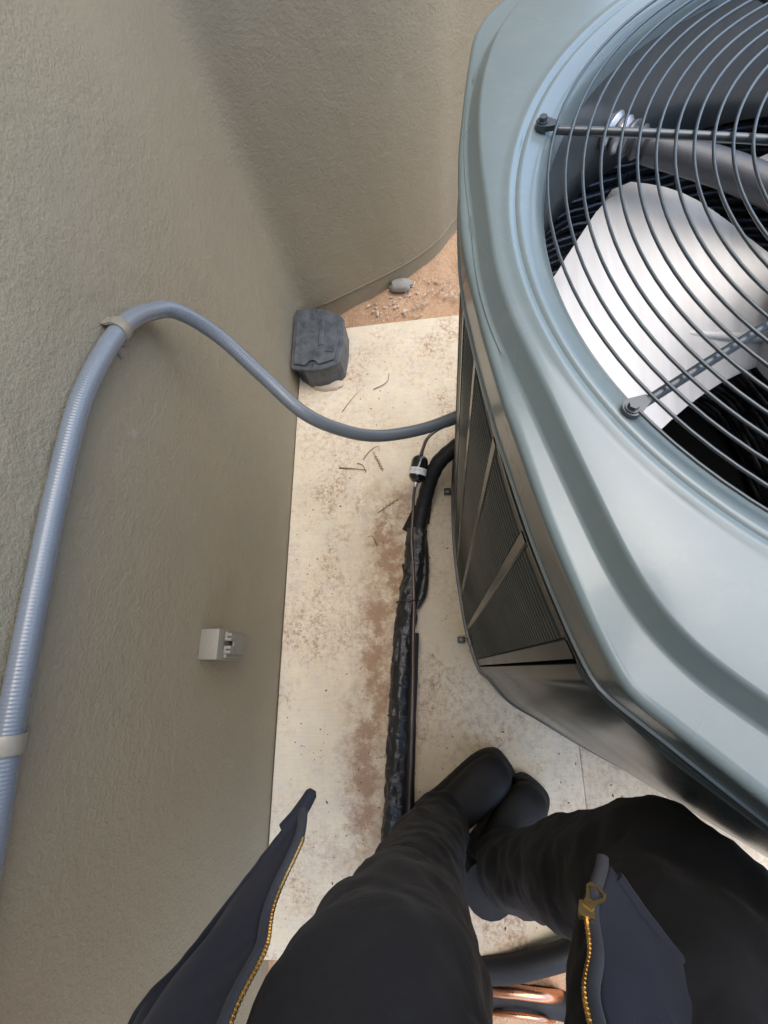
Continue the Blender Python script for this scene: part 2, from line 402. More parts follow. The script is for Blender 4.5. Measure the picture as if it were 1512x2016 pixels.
RG = smooth(np.maximum(RG, np.minimum(RR + .0185, RL - .0105)), 5)
def ring_mesh(name, prof, mat, parent, closed=False):
    """prof: list of (radius array or number, z)"""
    V = []
    for r, zz in prof:
        r = np.broadcast_to(r, (NA,)); zz = np.broadcast_to(zz, (NA,))
        V += [(C[0] + r[i] * math.cos(TH[i]), C[1] + r[i] * math.sin(TH[i]), zz[i]) for i in range(NA)]
    F = []
    K = len(prof)
    for k in range(K if closed else K - 1):
        k2 = (k + 1) % K
        for i in range(NA):
            j = (i + 1) % NA
            F.append((k * NA + i, k2 * NA + i, k2 * NA + j, k * NA + j))
    o = new_mesh(name, V, F, mat, None, True, 60); under(parent, o); return o
zo = ZL - .017
lid = ring_mesh('lid', [(RL - .007, zo - .052), (RL - .0022, zo - .053), (RL - .0020, zo - .050), (RL - .0004, zo - .009), (RL - .0002, zo - .006), (RL - .0008, zo - .0035), (RL - .0026, zo - .0012), (RL - .0055, zo - .0002), (RL - .0075, zo + .0001),
                        (RG + .0075, zo + .0012), (RG + .0052, zo + .0017), (RG + .0040, zo + .0034), (RG - .0034, ZL - .0034), (RG - .0046, ZL - .0012), (RG - .0068, ZL - .0003),
                        (RR + .008, ZL), (RR + .0035, ZL + .0006), (RR + .001, ZL + .0022), (RR - .0015, ZL + .0022), (RR - .0035, ZL), (RR - .005, ZL - .0005)], PAINT, AC)
ori = ring_mesh('orifice_ring', [(RR - .005, ZL - .0006), (RR - .007, ZL + .0012), (RR - .0095, ZL + .0010), (RR - .012, ZL - .0005), (RR - .019, ZL - .0022), (RR - .025, ZL - .007), (RR - .029, ZL - .016),
                                 (RR - .0305, ZL - .024)], PAINT, AC)
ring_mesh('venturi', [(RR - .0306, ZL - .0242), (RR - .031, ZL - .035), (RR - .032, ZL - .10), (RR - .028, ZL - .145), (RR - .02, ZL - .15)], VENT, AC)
# skirt flange line under the lid
ring_mesh('lid_flange', [(RL - .004, zo - .0535), (RL - .0005, zo - .0545), (RL - .0005, zo - .0565), (RL - .006, zo - .0575)], PAINT, AC)
ZT = zo - .058
ring_mesh('base_pan', [(RB - .03, .003), (RB + .0035, .003), (RB + .0055, .006), (RB + .0055, .017), (RB + .0045, .019), (RB - .01, .0195)], BLACKMETAL, AC)
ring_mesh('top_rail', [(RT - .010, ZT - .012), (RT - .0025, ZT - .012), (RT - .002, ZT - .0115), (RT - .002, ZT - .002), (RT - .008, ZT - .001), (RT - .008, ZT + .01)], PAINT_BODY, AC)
ring_mesh('rail_bead', [(RT - .006, ZT - .0195), (RT - .0006, ZT - .019), (RT - .0006, ZT - .015), (RT - .006, ZT - .0145)], PAINT_BODY, AC)
ring_mesh('inner_shell', [(RB - .020, .02), (RT - .020, ZT - .01)], DARK, AC)
# left side: ribs and louvre bays, measured along the side
PB = cr(base_pts, 40, True); PT = cr(top_pts, 40, True); Z0, Z1 = .02, ZT - .02
def side_pt(idx, off, zz):
    """point on the cabinet side; idx counts control stations, off is outward"""
    k = idx * 40.0; n_ = len(PB); k0 = int(math.floor(k)); f_ = k - k0
    g = lambda A_, kk: A_[kk % n_]
    def ev(A_): return g(A_, k0) * (1 - f_) + g(A_, k0 + 1) * f_
    t = (zz - Z0) / (Z1 - Z0); p = ev(PB) * (1 - t) + ev(PT) * t
    d_ = (g(PB, k0 + 2) - g(PB, k0 - 1)) * (1 - t) + (g(PT, k0 + 2) - g(PT, k0 - 1)) * t; d_ /= np.linalg.norm(d_)
    return p + np.array([d_[1], -d_[0]]) * off
z0b, z1b = .0205, ZT - .020
def sweep(name, a, b, prof, mat, ns=6):
    V = []; F = []; K = len(prof)
    for i in range(ns + 1):
        for off, zz in prof: p = side_pt(a + (b - a) * i / ns, off, zz); V.append((p[0], p[1], zz))
    for i in range(ns):
        for k in range(K - 1): F.append((i * K + k, i * K + k + 1, (i + 1) * K + k + 1, (i + 1) * K + k))
    o = new_mesh(name, V, F, mat, None, True, 25); under(AC, o); return o
def upright(name, a, b, mat, depth=.012, nz=6):
    """smooth vertical strip between two stations with turned edges"""
    e = .0012 / .085
    prof = [(a - e, -depth), (a - e * .8, -.002), (a + e * .4, .0002), (b - e * .4, .0002), (b + e * .8, -.002), (b + e, -depth)]
    V = []; K = len(prof)
    for i in range(nz + 1):
        zz = z0b + (z1b - z0b) * i / nz
        for ix, off in prof: p = side_pt(ix, off, zz); V.append((p[0], p[1], zz))
    F = [(i * K + k, i * K + k + 1, (i + 1) * K + k + 1, (i + 1) * K + k) for i in range(nz) for k in range(K - 1)]
    o = new_mesh(name, V, F, mat, None, True, 20); under(AC, o); return o
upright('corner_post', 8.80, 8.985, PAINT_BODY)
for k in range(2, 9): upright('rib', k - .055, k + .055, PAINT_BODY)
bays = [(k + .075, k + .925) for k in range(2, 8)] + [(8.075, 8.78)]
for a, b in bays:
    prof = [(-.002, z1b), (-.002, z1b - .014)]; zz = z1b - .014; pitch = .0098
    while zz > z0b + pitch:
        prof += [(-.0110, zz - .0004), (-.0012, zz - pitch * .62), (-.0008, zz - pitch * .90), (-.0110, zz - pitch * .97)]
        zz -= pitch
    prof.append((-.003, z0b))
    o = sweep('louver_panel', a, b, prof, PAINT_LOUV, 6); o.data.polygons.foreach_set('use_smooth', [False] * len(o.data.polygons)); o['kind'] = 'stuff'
def plain(name, a, b, ns, off=.0015):
    V = []; F = []; nz = 4
    for i in range(ns + 1):
        ix = a + (b - a) * i / ns
        for q in range(nz + 3):
            zz = z0b + (z1b - z0b) * min(max(q - 1, 0), nz) / nz; o_ = off if 0 < q < nz + 2 else -.012
            p = side_pt(ix, o_, zz); V.append((p[0], p[1], zz))
    K = nz + 3
    F = [(i * K + k, i * K + k + 1, (i + 1) * K + k + 1, (i + 1) * K + k) for i in range(ns) for k in range(K - 1)]
    F += [tuple(range(K))[::-1], tuple(ns * K + k for k in range(K))]
    o = new_mesh(name, V, F, PAINT_BODY, None, True, 30); under(AC, o); return o
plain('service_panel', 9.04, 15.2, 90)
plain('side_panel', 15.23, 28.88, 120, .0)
# bits along the foot of the unit
for (px, py) in ((.043, .060), (.027, .437)):
    o = box('hold_down_clip', (px - .004, py, .012), (.018, .014, .022), BLACKMETAL, None, None, .003); under(AC, o)
for (px, py, pz) in ((.0555, .066, .03), (.061, .048, .033)):
    V_, F_ = tube_geo([(px - .008, py, pz), (px - .002, py, pz)], .003, 6); o = new_mesh('screw', V_, F_, COPPER_DULL, None, False); under(AC, o)
# ---- coil, floor, fan, motor
def coil():
    V = []; F = []; rows = 46
    for r_ in range(rows):
        zz = .06 + r_ * .0148; pts = []
        for i in range(150):
            a = 2 * math.pi * i / 150
            wob = .009 * mn.noise((math.cos(a) * 5, math.sin(a) * 5, r_ * .45)) + .004 * mn.noise((math.cos(a) * 17, math.sin(a) * 17, r_ * .9))
            rr = np.interp(a, TH, RB) * .55 + .335 * .45 - .012 + wob
            rr = min(rr, np.interp(a, TH, RB) - .022)
            pts.append((C[0] + rr * math.cos(a), C[1] + rr * math.sin(a), zz + .010 * mn.noise((math.cos(a) * 4, math.sin(a) * 4, 3 + r_ * .13))))
        v, f = tube_geo(pts, .0075, 6, True); n0 = len(V); V += v; F += [tuple(i + n0 for i in q) for q in f]
    o = new_mesh('coil', V, F, COIL); o['kind'] = 'stuff'; under(AC, o)
coil()
def disc(name, r, zz, mat, thick=.004):
    return ring_mesh(name, [(.001, zz), (r, zz), (r, zz - thick)], mat, AC)
disc('inner_floor', RB - .02, .03, DARK)
ZF = .735
ring_mesh('fan_hub', [(.001, ZF + .03), (.05, ZF + .03), (.056, ZF + .026), (.058, ZF + .0), (.058, ZF - .03), (.001, ZF - .03)], ALU, AC)
ring_mesh('motor', [(.001, ZF + .125), (.06, ZF + .125), (.07, ZF + .118), (.072, ZF + .11), (.072, ZF + .04), (.05, ZF + .035), (.001, ZF + .034)], ALU_DARK, AC)
def blade(a_mid):
    V = []; nr, na = 10, 18
    for side in (0, 1):
        for i in range(nr + 1):
            t = i / nr; r_ = .05 + (.292 - .05) * t
            half = math.radians(30 + 13 * math.sin(min(1, t * 1.15) * math.pi * .55))
            sweep = math.radians(6) * t * t
            for j in range(na + 1):
                u_ = -1 + 2 * j / na
                # round the tip corners
                rr = r_ - (.028 * (abs(u_) ** 6) * t ** 3)
                a = a_mid + half * u_ + sweep
                rr = min(rr, .262 / max(.3, math.cos(half * u_ + sweep + math.radians(17.5))))
                zz = ZF - .030 * u_ * (1 - .25 * t) - .012 * (u_ * u_) * t + .006 * math.sin(3 * t) - (.0016 if side else 0)
                V.append((C[0] + rr * math.cos(a), C[1] + rr * math.sin(a), zz))
    M_ = (nr + 1) * (na + 1); F = []
    for i in range(nr):
        for j in range(na):
            q = (i * (na + 1) + j, i * (na + 1) + j + 1, (i + 1) * (na + 1) + j + 1, (i + 1) * (na + 1) + j)
            F += [q, tuple(k + M_ for k in q[::-1])]
    bd = [j for j in range(na + 1)] + [(i) * (na + 1) + na for i in range(1, nr + 1)] + [nr * (na + 1) + j for j in range(na - 1, -1, -1)] + [i * (na + 1) for i in range(nr - 1, 0, -1)]
    for i in range(len(bd)):
        a, b = bd[i], bd[(i + 1) % len(bd)]; F.append((b, a, a + M_, b + M_))
    o = new_mesh('fan_blade', V, F, ALU, None, True, 50); under(AC, o)
    # stiffening arm and rivets
    arm = []
    for t in np.linspace(0, 1, 7):
        r_ = .045 + .15 * t; a = a_mid + .24 - .12 * t; arm.append((C[0] + r_ * math.cos(a), C[1] + r_ * math.sin(a), ZF - .026 * .4 + .0035))
    q = tube('blade_arm', arm, .005, ALU, None, 8); under(AC, q); q.parent = o; q.matrix_parent_inverse = Matrix.Translation((0, 0, 0)) if False else o.matrix_world.inverted()
    q.matrix_parent_inverse = Matrix.Identity(4); q.matrix_parent_inverse = Matrix.Identity(4)
    return o
blades = [blade(math.radians(163 + 120 * k)) for k in range(3)]
# motor supply: ribbed conduit, then smooth arm to the motor
mp = resample(cr([(.138, .560, .815), (.165, .547, .806), (.215, .505, .80), (.30, .44, .80), (.37, .36, .80)], 8), .002)
def ribr(i, t, a): return .0135 + (.0022 * math.sin(i * 1.05) if t < .36 else .002)
mc = tube('motor_arm', mp, ribr, ALU_DARK, None, 14); under(AC, mc)
fl = tube('flexible_sleeve', mp[:int(len(mp) * .30)], lambda i, t, a: .0155 + .0020 * math.sin(i * 1.15), WHITEMETAL, None, 14); under(AC, fl)
# ---- grille
ZG = ZL + .0045
r0, pitch = .3095, .0124
sp_ = []
a0 = math.radians(210.5); turns = 22.0
for i in range(int(turns * 120)):
    t = i / 120; a = a0 + t * 2 * math.pi; r_ = r0 - pitch * t
    if r_ < .035: break
    sp_.append((C[0] + r_ * math.cos(a), C[1] + r_ * math.sin(a), ZG + .010 * (1 - (r_ / r0) ** 2)))
gw = tube('grille_wire', sp_, .00118, PAINT_WIRE, None, 8); under(AC, gw)
for deg in (160, 210.5, 258, 305, 350, 35, 75, 114):
    a = math.radians(deg); d = np.array([math.cos(a), math.sin(a)])
    pts = [(C[0] + d[0] * r_, C[1] + d[1] * r_, ZG - .0062 + .010 * (1 - (r_ / r0) ** 2)) for r_ in np.linspace(.300, .035, 14)]
    b = tube('grille_bar', pts, .0033, PAINT_WIRE, None, 8); under(AC, b)
    # flattened eye and hex bolt at the rim
    bm = bmesh.new(); e = d * .3105; pz = ZL + .0022
    n2 = np.array([-d[1], d[0]])
    out = []
    for k in range(9):
        q = math.radians(-90 + k * 22.5); out.append(np.array([.0055 * math.cos(q), .0062 * math.sin(q)]))
    for k in range(5):
        t = k / 4; out.append(np.array([-.002 - .010 * t, .0062 - .0035 * t]))
    for k in range(5):
        t = 1 - k / 4; out.append(np.array([-.002 - .010 * t, -.0062 + .0035 * t]))
    lo = [bm.verts.new((*(C + e + d * p[0] + n2 * p[1]), pz - .002)) for p in out]; hi = [bm.verts.new((*(C + e + d * p[0] + n2 * p[1]), pz + .0022)) for p in out]
    bm.faces.new(lo[::-1]); bm.faces.new(hi)
    for k in range(len(out)): bm.faces.new((lo[k], lo[(k + 1) % len(out)], hi[(k + 1) % len(out)], hi[k]))
    ey = bm_obj('bar_eye', bm, PAINT_WIRE); under(AC, ey)
    bc = C + e
    V_, F_ = tube_geo([(bc[0], bc[1], pz + .002), (bc[0], bc[1], pz + .0032)], .0046, 16); w_ = new_mesh('washer', V_, F_, PAINT_WIRE, None, False); under(AC, w_)
    V_, F_ = tube_geo([(bc[0], bc[1], pz + .003), (bc[0], bc[1], pz + .0060)], .0033, 6); w_ = new_mesh('bolt', V_, F_, PAINT_WIRE, None, False); under(AC, w_)

# ================================================================ conduit on the wall
cp = [(-.395, -.9, .70), (-.395, -.5, .718), (-.395, -.188, .730), (-.395, -.105, .736), (-.395, -.051, .741), (-.395, .077, .748), (-.395, .2, .752), (-.395, .303, .747), (-.393, .413, .717),
      (-.386, .475, .676), (-.368, .497, .646), (-.333, .495, .590), (-.280, .457, .530), (-.222, .412, .482), (-.164, .409, .418), (-.106, .421, .37), (-.028, .446, .34), (.036, .474, .328), (.085, .497, .327)]
cpd = resample(cr(cp, 14), .0011)
cdt = tube('electrical_conduit', cpd, lambda i, t, a: .0117 + .00026 * math.sin(i * 1.9), PVC, None, 20)
tag(cdt, 'grey flexible electrical conduit strapped along the wall and looping down into the condenser', 'conduit')
def strap(y, zc, tilt, label):
    r = empty('conduit_strap', (-.408, y, zc))
    bm = bmesh.new()
    arc_o = [(.013 + .0150 * math.cos(q), .0150 * math.sin(q)) for q in np.linspace(-1.95, 1.95, 18)]
    arc_i = [(.013 + .0121 * math.cos(q), .0121 * math.sin(q)) for q in np.linspace(-1.95, 1.95, 18)]
    outer = [(.0025, -.034), (.0025, -.0145)] + arc_o + [(.0025, .0150)]; inner = [(.0002, -.034), (.0002, -.0125)] + arc_i + [(.0002, .0135)]
    for s in (0, 1):
        pass
    ys = (-.0085, -.0060, .0060, .0085); R_ = []
    for y_ in ys:
        k_ = .0008 if abs(y_) > .007 else 0.0
        R_.append(([bm.verts.new((x_ - k_, y_, z_)) for x_, z_ in outer], [bm.verts.new((x_, y_, z_)) for x_, z_ in inner]))
    n_ = len(outer)
    for (o1, i1), (o2, i2) in zip(R_[:-1], R_[1:]):
        for k in range(n_ - 1):
            bm.faces.new((o1[k], o1[k + 1], o2[k + 1], o2[k])); bm.faces.new((i1[k + 1], i1[k], i2[k], i2[k + 1]))
        bm.faces.new((o1[0], o2[0], i2[0], i1[0])); bm.faces.new((o1[-1], i1[-1], i2[-1], o2[-1]))
    for (o1, i1) in (R_[0], R_[-1]):
        for k in range(n_ - 1): bm.faces.new((o1[k], i1[k], i1[k + 1], o1[k + 1]))
    bmesh.ops.rotate(bm, cent=(0, 0, 0), matrix=Matrix.Rotation(tilt, 3, 'X'), verts=bm.verts)
    o = bm_obj('band', bm, STRAP, r)
    bm = bmesh.new(); bmesh.ops.create_uvsphere(bm, u_segments=10, v_segments=6, radius=.004)
    bmesh.ops.scale(bm, vec=(.6, 1, 1), verts=bm.verts); bmesh.ops.translate(bm, vec=(.004, 0, -.024), verts=bm.verts)
    bm_obj('screw', bm, STRAP, r)
    tag(r, label, 'strap', 'conduit straps on the wall')
strap(.405, .7205, -.42, 'taupe painted strap where the grey conduit bends off the wall')
strap(-.0655, .740, .06, 'taupe painted strap on the straight run of conduit, level with the small wall box')

# ================================================================ small box on the wall
ub = empty('connector_box', (-.408, .036, .302))
bm = bmesh.new(); box_bm(bm, (.0165, 0, .049), (.033, .050, .098), None, .002); bm_obj('housing', bm, UBOX, ub)
bm = bmesh.new(); box_bm(bm, (.035, 0, .040), (.006, .044, .07), None, .003); bm_obj('cover', bm, UBOX, ub)
bm = bmesh.new()
for s in (-1, 1): box_bm(bm, (.041, s * .0105 + .002, .072), (.012, .013, .018), None, .0015)
box_bm(bm, (.0405, .002, .035), (.010, .034, .058), None, .004)
bm_obj('latch_block', bm, UBOX, ub)
for s in (-1, 1):
    bm = bmesh.new(); box_bm(bm, (.0435, s * .0105 + .002, .0815), (.006, .0025, .0012), None, 0); bm_obj('slot', bm, INK, ub)
bm = bmesh.new(); box_bm(bm, (.0395, .002, .0735), (.007, .0075, .014), None, 0); bm_obj('recess', bm, DARK, ub)
tag(ub, 'small taupe painted connector box fixed low on the stucco wall', 'wall box')

# ================================================================ bait station in the corner
bs = empty('bait_station', (-.33, .90, 0))
base_o = [(-.402, .835), (-.398, .824), (-.366, .798), (-.335, .792), (-.310, .795), (-.272, .815), (-.262, .826), (-.254, .90), (-.255, .958), (-.273, .982), (-.31, .998), (-.345, 1.008), (-.402, 1.012)]
lid_o = [(-.4045, .812), (-.400, .8055), (-.337, .794), (-.31, .797), (-.269, .809), (-.264, .815), (-.2515, .891), (-.2525, .961), (-.260, .974), (-.273, .985), (-.306, 1.001), (-.344, 1.012), (-.4045, 1.016)]
o = prism('tray', base_o, .002, .0785, BAIT, None, .004, False); under(bs, o)
o = prism('lid', lid_o, .079, .0875, BAIT, None, .0025, False); under(bs, o); lidb = o
cx = -.340
notch = [(cx + .020 * math.cos(q), .806 + .021 * math.sin(q)) for q in np.linspace(math.pi * .95, .05 * math.pi, 12)]
pan = [(-.395, .817), (-.366, .813)] + notch + [(-.316, .811), (-.278, .822), (-.264, .893), (-.2635, .952), (-.282, .976), (-.312, .990), (-.345, 1.001), (-.394, 1.006)]
o = prism('raised_panel', pan, .087, .0945, BAIT, None, .0030, False); under(bs, o)
o = prism('rib', [(-.326, .870), (-.310, .872), (-.307, .962), (-.321, .964)], .0940, .0985, BAIT, None, .0035, False); under(bs, o)
for (kx, ky, kz) in ((cx, .8115, .0878), (-.335, .993, .0948)):
    bm = bmesh.new(); bmesh.ops.create_uvsphere(bm, u_segments=12, v_segments=8, radius=.004); bmesh.ops.scale(bm, vec=(.8, 1.45, .35), verts=bm.verts)
    bmesh.ops.translate(bm, vec=(kx, ky, kz), verts=bm.verts); o = bm_obj('key_hole', bm, INK); under(bs, o)
bm = bmesh.new(); bmesh.ops.create_uvsphere(bm, u_segments=12, v_segments=8, radius=.004); bmesh.ops.scale(bm, vec=(1, 1, .5), verts=bm.verts)
bmesh.ops.translate(bm, vec=(-.343, .925, .0945), verts=bm.verts); o = bm_obj('moulded_pip', bm, BAIT); under(bs, o)
bm = bmesh.new(); box_bm(bm, (-.292, .848, .0947), (.024, .0022, .001), Matrix.Rotation(-.22, 3, 'Z'), 0); o = bm_obj('moulded_line', bm, INK); under(bs, o)
a_ = np.array([-.398, .824]); b_ = np.array([-.366, .798]); t_ = (b_ - a_) / np.linalg.norm(b_ - a_); n_ = np.array([t_[1], -t_[0]])
bm = bmesh.new(); ring_ = []
for q in np.linspace(0, math.pi, 12): ring_.append((.020 + .014 * math.cos(q), .034 + .022 * math.sin(q)))
ring_ += [(.006, .016), (.034, .016)]
fr_ = [bm.verts.new((*(a_ + t_ * u_ + n_ * .0015), z_)) for u_, z_ in ring_]
bm.faces.new(fr_); r_ = bmesh.ops.extrude_face_region(bm, geom=bm.faces[:]); bmesh.ops.translate(bm, vec=(*(n_ * -.02), 0), verts=[v for v in r_['geom'] if isinstance(v, bmesh.types.BMVert)])
o = bm_obj('entry_hole', bm, INK); under(bs, o)
tag(bs, 'dusty black plastic rodent bait station wedged in the corner of the walls', 'bait station')
# adhesive squeezed out under it
def lump(name, c, s, mat, seed, sub=3, rough=.25, flat=True):
    bm = bmesh.new(); bmesh.ops.create_icosphere(bm, subdivisions=sub, radius=1)
    for v in bm.verts:
        k = 1 + rough * mn.noise((v.co.x * 1.6 + seed, v.co.y * 1.6, v.co.z * 1.6)) + rough * .5 * mn.noise((v.co.x * 4 + seed, v.co.y * 4, v.co.z * 4))
        v.co *= k
        if flat and v.co.z < -.25: v.co.z = -.25
    bmesh.ops.scale(bm, vec=s, verts=bm.verts); bmesh.ops.translate(bm, vec=c, verts=bm.verts)
    return bm_obj(name, bm, mat)
tag(lump('mortar_lump', (-.315, .800, .004), (.05, .020, .010), CAULK, 3.1), 'tan smear of adhesive squeezed out under the bait station', 'mortar')
tag(lump('mortar_lump', (-.092, 1.150, .004), (.036, .023, .020), GREYLUMP, 9.7), 'flat grey lump of mortar on the dirt beside the stem wall', 'mortar')

# ================================================================ refrigerant lines
ls = empty('line_set', (-.09, .0, 0))
lp = resample(cr([(.10, .548, .118), (.076, .533, .12), (.037, .505, .118), (.004, .480, .105), (-.018, .450, .078), (-.036, .405, .046), (-.050, .355, .030), (-.060, .305, .026)], 10), .004)
o = tube('suction_insulation', lp, lambda i, t, a: .0195 + .0006 * math.sin(i * .9), RUBBER, None, 18); under(ls, o)
bp_ = resample(cr([(-.055, .33, .028), (-.060, .30, .027), (-.070, .23, .027), (-.083, .155, .028), (-.095, .071, .028), (-.105, -.042, .029), (-.114, -.148, .029), (-.118, -.248, .029), (-.124, -.333, .028), (-.128, -.45, .02), (-.12, -.56, .01), (-.06, -.63, -.02), (.02, -.645, -.03)], 12), .003)
def wrap(i, t, a):
    ph = (i * .075 + .9 * mn.noise((i * .021, 3.3, 0)) + a / (2 * math.pi)) % 1.0        # overlapping, uneven turns of tape
    cx_, sy_ = math.cos(a), math.sin(a)
    return .0232 + .0026 * ph ** 1.5 + .0058 * mn.noise((i * .035, cx_ * 1.3, sy_ * 1.3)) + .0036 * mn.noise((i * .11, cx_ * 3.2, sy_ * 3.2)) + .0012 * mn.noise((i * .4, cx_ * 8, sy_ * 8))
o = tube('taped_bundle', bp_, wrap, TAPE, None, 36); under(ls, o)
b2 = resample(cr([(-.046, .31, .022), (-.043, .26, .020), (-.045, .21, .020), (-.052, .165, .022), (-.066, .135, .026)], 10), .003)
o = tube('split_insulation', b2, lambda i, t, a: .0125 * (1 if t < .8 else 1 - (t - .8) * 2) + .0015 * mn.noise((i * .2, math.cos(a) * 3, math.sin(a) * 3)), TAPE, None, 14); under(ls, o)
def flap(name, pts, mat, th=.003):
    bm = bmesh.new(); vs = [bm.verts.new(p) for p in pts]; f = bm.faces.new(vs)
    bmesh.ops.subdivide_edges(bm, edges=bm.edges[:], cuts=3, use_grid_fill=True)
    bmesh.ops.solidify(bm, geom=bm.faces[:], thickness=th); o = bm_obj(name, bm, mat); under(ls, o)
flap('insulation_flap', [(-.046, .400, .05), (-.066, .388, .042), (-.098, .338, .012), (-.085, .332, .010), (-.066, .330, .03)], RUBBER, .004)
flap('tape_tail', [(-.086, .20, .03), (-.094, .215, .02), (-.100, .245, .008), (-.095, .248, .008), (-.084, .21, .03)], TAPE, .002)
lq = resample(cr([(.08, .578, .15), (.044, .562, .148), (.010, .552, .146), (-.020, .533, .138), (-.034, .511, .122), (-.040, .497, .110)], 10), .003)
o = tube('liquid_pipe', lq, .0040, COPPER_DULL, None, 10); under(ls, o)
lq2 = resample(cr([(-.056, .430, .093), (-.063, .40, .075), (-.066, .36, .062), (-.071, .30, .056), (-.069, .225, .055), (-.069, .14, .054), (-.073, .058, .053), (-.076, -.03, .050), (-.084, -.194, .048), (-.089, -.289, .046), (-.094, -.40, .04), (-.092, -.55, .02)], 10), .004)
o = tube('liquid_pipe', lq2, .0037, COPPER_DULL, None, 10); under(ls, o)
lq3 = resample(cr([(-.071, .075, .040), (-.076, -.01, .036), (-.083, -.12, .034), (-.089, -.24, .032), (-.094, -.36, .028), (-.094, -.5, .02)], 10), .004)
o = tube('insulated_liquid_line', lq3, lambda i, t, a: .0115 + .001 * mn.noise((i * .1, math.cos(a), math.sin(a))), RUBBER, None, 12); under(ls, o)
# the thin control wire
tw = resample(cr([(.06, .555, .07), (.035, .528, .05), (.0, .486, .022), (-.014, .45, .012), (-.022, .40, .010), (-.03, .35, .012)], 8), .004)
o = tube('control_wire', tw, .0024, RUBBER, None, 8); under(ls, o)
o = tube('zip_tie', [(-.083 + .031 * math.cos(q), .148, .030 + .031 * math.sin(q)) for q in np.linspace(0, 2 * math.pi, 28, endpoint=False)], .0014, TAPE, None, 6, True); under(ls, o)
o = tube('zip_tie', [(-.107 + .0285 * math.cos(q), -.105, .029 + .0285 * math.sin(q)) for q in np.linspace(0, 2 * math.pi, 28, endpoint=False)], .0014, TAPE, None, 6, True); under(ls, o)
tag(ls, 'black taped refrigerant line set running from the condenser along the slab', 'pipes')
# filter drier, brazed in the liquid line
fd = empty('filter_drier', (-.045, .459, .1))
A = Vector((-.0405, .497, .106)); B = Vector((-.055, .434, .094)); ax = (B - A).normalized(); L = (B - A).length
def lathe_axis(name, prof, mat, parent, seg=28):
    q = ax.to_track_quat('Z', 'Y').to_matrix(); V = []; F = []
    for s, r in prof:
        for k in range(seg):
            t = 2 * math.pi * k / seg; V.append(A + q @ Vector((r * math.cos(t), r * math.sin(t), s)))
    for i in range(len(prof) - 1):
        for k in range(seg): F.append((i * seg + k, i * seg + (k + 1) % seg, (i + 1) * seg + (k + 1) % seg, (i + 1) * seg + k))
    o = new_mesh(name, V, F, mat, None, True, 45); under(parent, o); return o
DRIER = simple('black_enamel', (.010, .010, .011), .18, 0, .6, None, .1, .6)
lathe_axis('shell', [(-.004, .0), (-.004, .008), (-.001, .014), (.004, .0185), (.009, .0205), (.012, .0215), (.0135, .0205), (.015, .0215), (L - .017, .0215), (L - .010, .0195), (L - .004, .014), (L, .008), (L + .001, 0)], DRIER, fd)
lathe_axis('neck', [(L, .0), (L, .0062), (L + .009, .0056), (L + .012, .0046), (L + .012, 0)], WHITEMETAL, fd)
lathe_axis('neck', [(-.016, .0), (-.016, .0046), (-.010, .0056), (-.003, .006), (-.003, 0)], WHITEMETAL, fd)
lab = lathe_axis('label', [(L * .47, .0216), (L * .47, .0219), (L * .73, .0219), (L * .73, .0216)], WHITE, fd)
q = ax.to_track_quat('Z', 'Y').to_matrix(); bmb = bmesh.new()
for k in range(54):
    t = 2 * math.pi * k / 54 + .03
    if k % 18 in (0, 1, 8, 9): continue
    hgt = .68 if k % 18 > 9 else .55
    w_ = random.choice((.012, .022, .035)); rr = .02205
    z0_, z1_ = L * .50, L * (.50 + .2 * hgt)
    vs = [bmb.verts.new(A + q @ Vector((rr * math.cos(u_), rr * math.sin(u_), zz))) for u_, zz in ((t, z0_), (t + w_, z0_), (t + w_, z1_), (t, z1_))]
    bmb.faces.new(vs)
o = bm_obj('barcode', bmb, INK); under(fd, o)
tag(fd, 'black filter drier with a white barcode label in the thin liquid pipe', 'filter drier')
# stub pipes behind the slab
def cpipe(pts, r, mat, name, label, cat, group=None):
    tag(tube(name, resample(cr(pts, 10), .004), r, mat, None, 14), label, cat, group)
cpipe([(.02, -.60, -.06), (.06, -.603, -.024), (.115, -.598, -.010), (.165, -.604, -.018), (.20, -.625, -.06)], .0105, COPPER, 'copper_pipe', 'thick bare copper pipe stub arching behind the slab edge', 'pipe')
cpipe([(.04, -.66, -.07), (.075, -.645, -.035), (.12, -.640, -.024), (.16, -.648, -.034), (.185, -.67, -.075)], .0055, COPPER, 'copper_pipe', 'thin bare copper pipe farther behind the slab edge than the thick one', 'pipe')
cpipe([(-.12, -.625, -.075), (-.02, -.630, -.062), (.08, -.628, -.058), (.18, -.635, -.06), (.30, -.66, -.08)], .024, RUBBER, 'insulated_and_shade_pipe', 'black tube added in the dirt as shade around the bare copper stubs', 'pipe')  # added tube; its black stands for the shade around the copper
cpipe([(-.03, -.575, -.03), (.03, -.566, -.004), (.10, -.552, .012), (.16, -.532, .022), (.20, -.518, .026), (.24, -.50, .026), (.29, -.50, .02)], .022, RUBBER, 'insulated_and_shade_pipe', 'black insulated pipe end lying across the slab edge behind the boots', 'pipe')

# ================================================================ the person holding the camera
PR = empty('person', (.04, -.32, 0))
tag(PR, 'person standing over the slab in black trousers, black boots and an open navy jacket', 'person')
def skin_obj(name, verts, edges, radii, mat, root=0, sub=2):
    me = bpy.data.meshes.new(name); me.from_pydata(verts, edges, []); me.update()
    o = bpy.data.objects.new(name, me); COL.objects.link(o); me.materials.append(mat)
    md = o.modifiers.new('Skin', 'SKIN'); md.use_smooth_shade = True; md.branch_smoothing = .4
    for i, r in enumerate(radii):
        sv = me.skin_vertices[0].data[i]; sv.radius = (r, r) if not isinstance(r, tuple) else r; sv.use_root = (i == root)
    s_ = o.modifiers.new('Subsurf', 'SUBSURF'); s_.levels = sub; s_.render_levels = sub
    return o
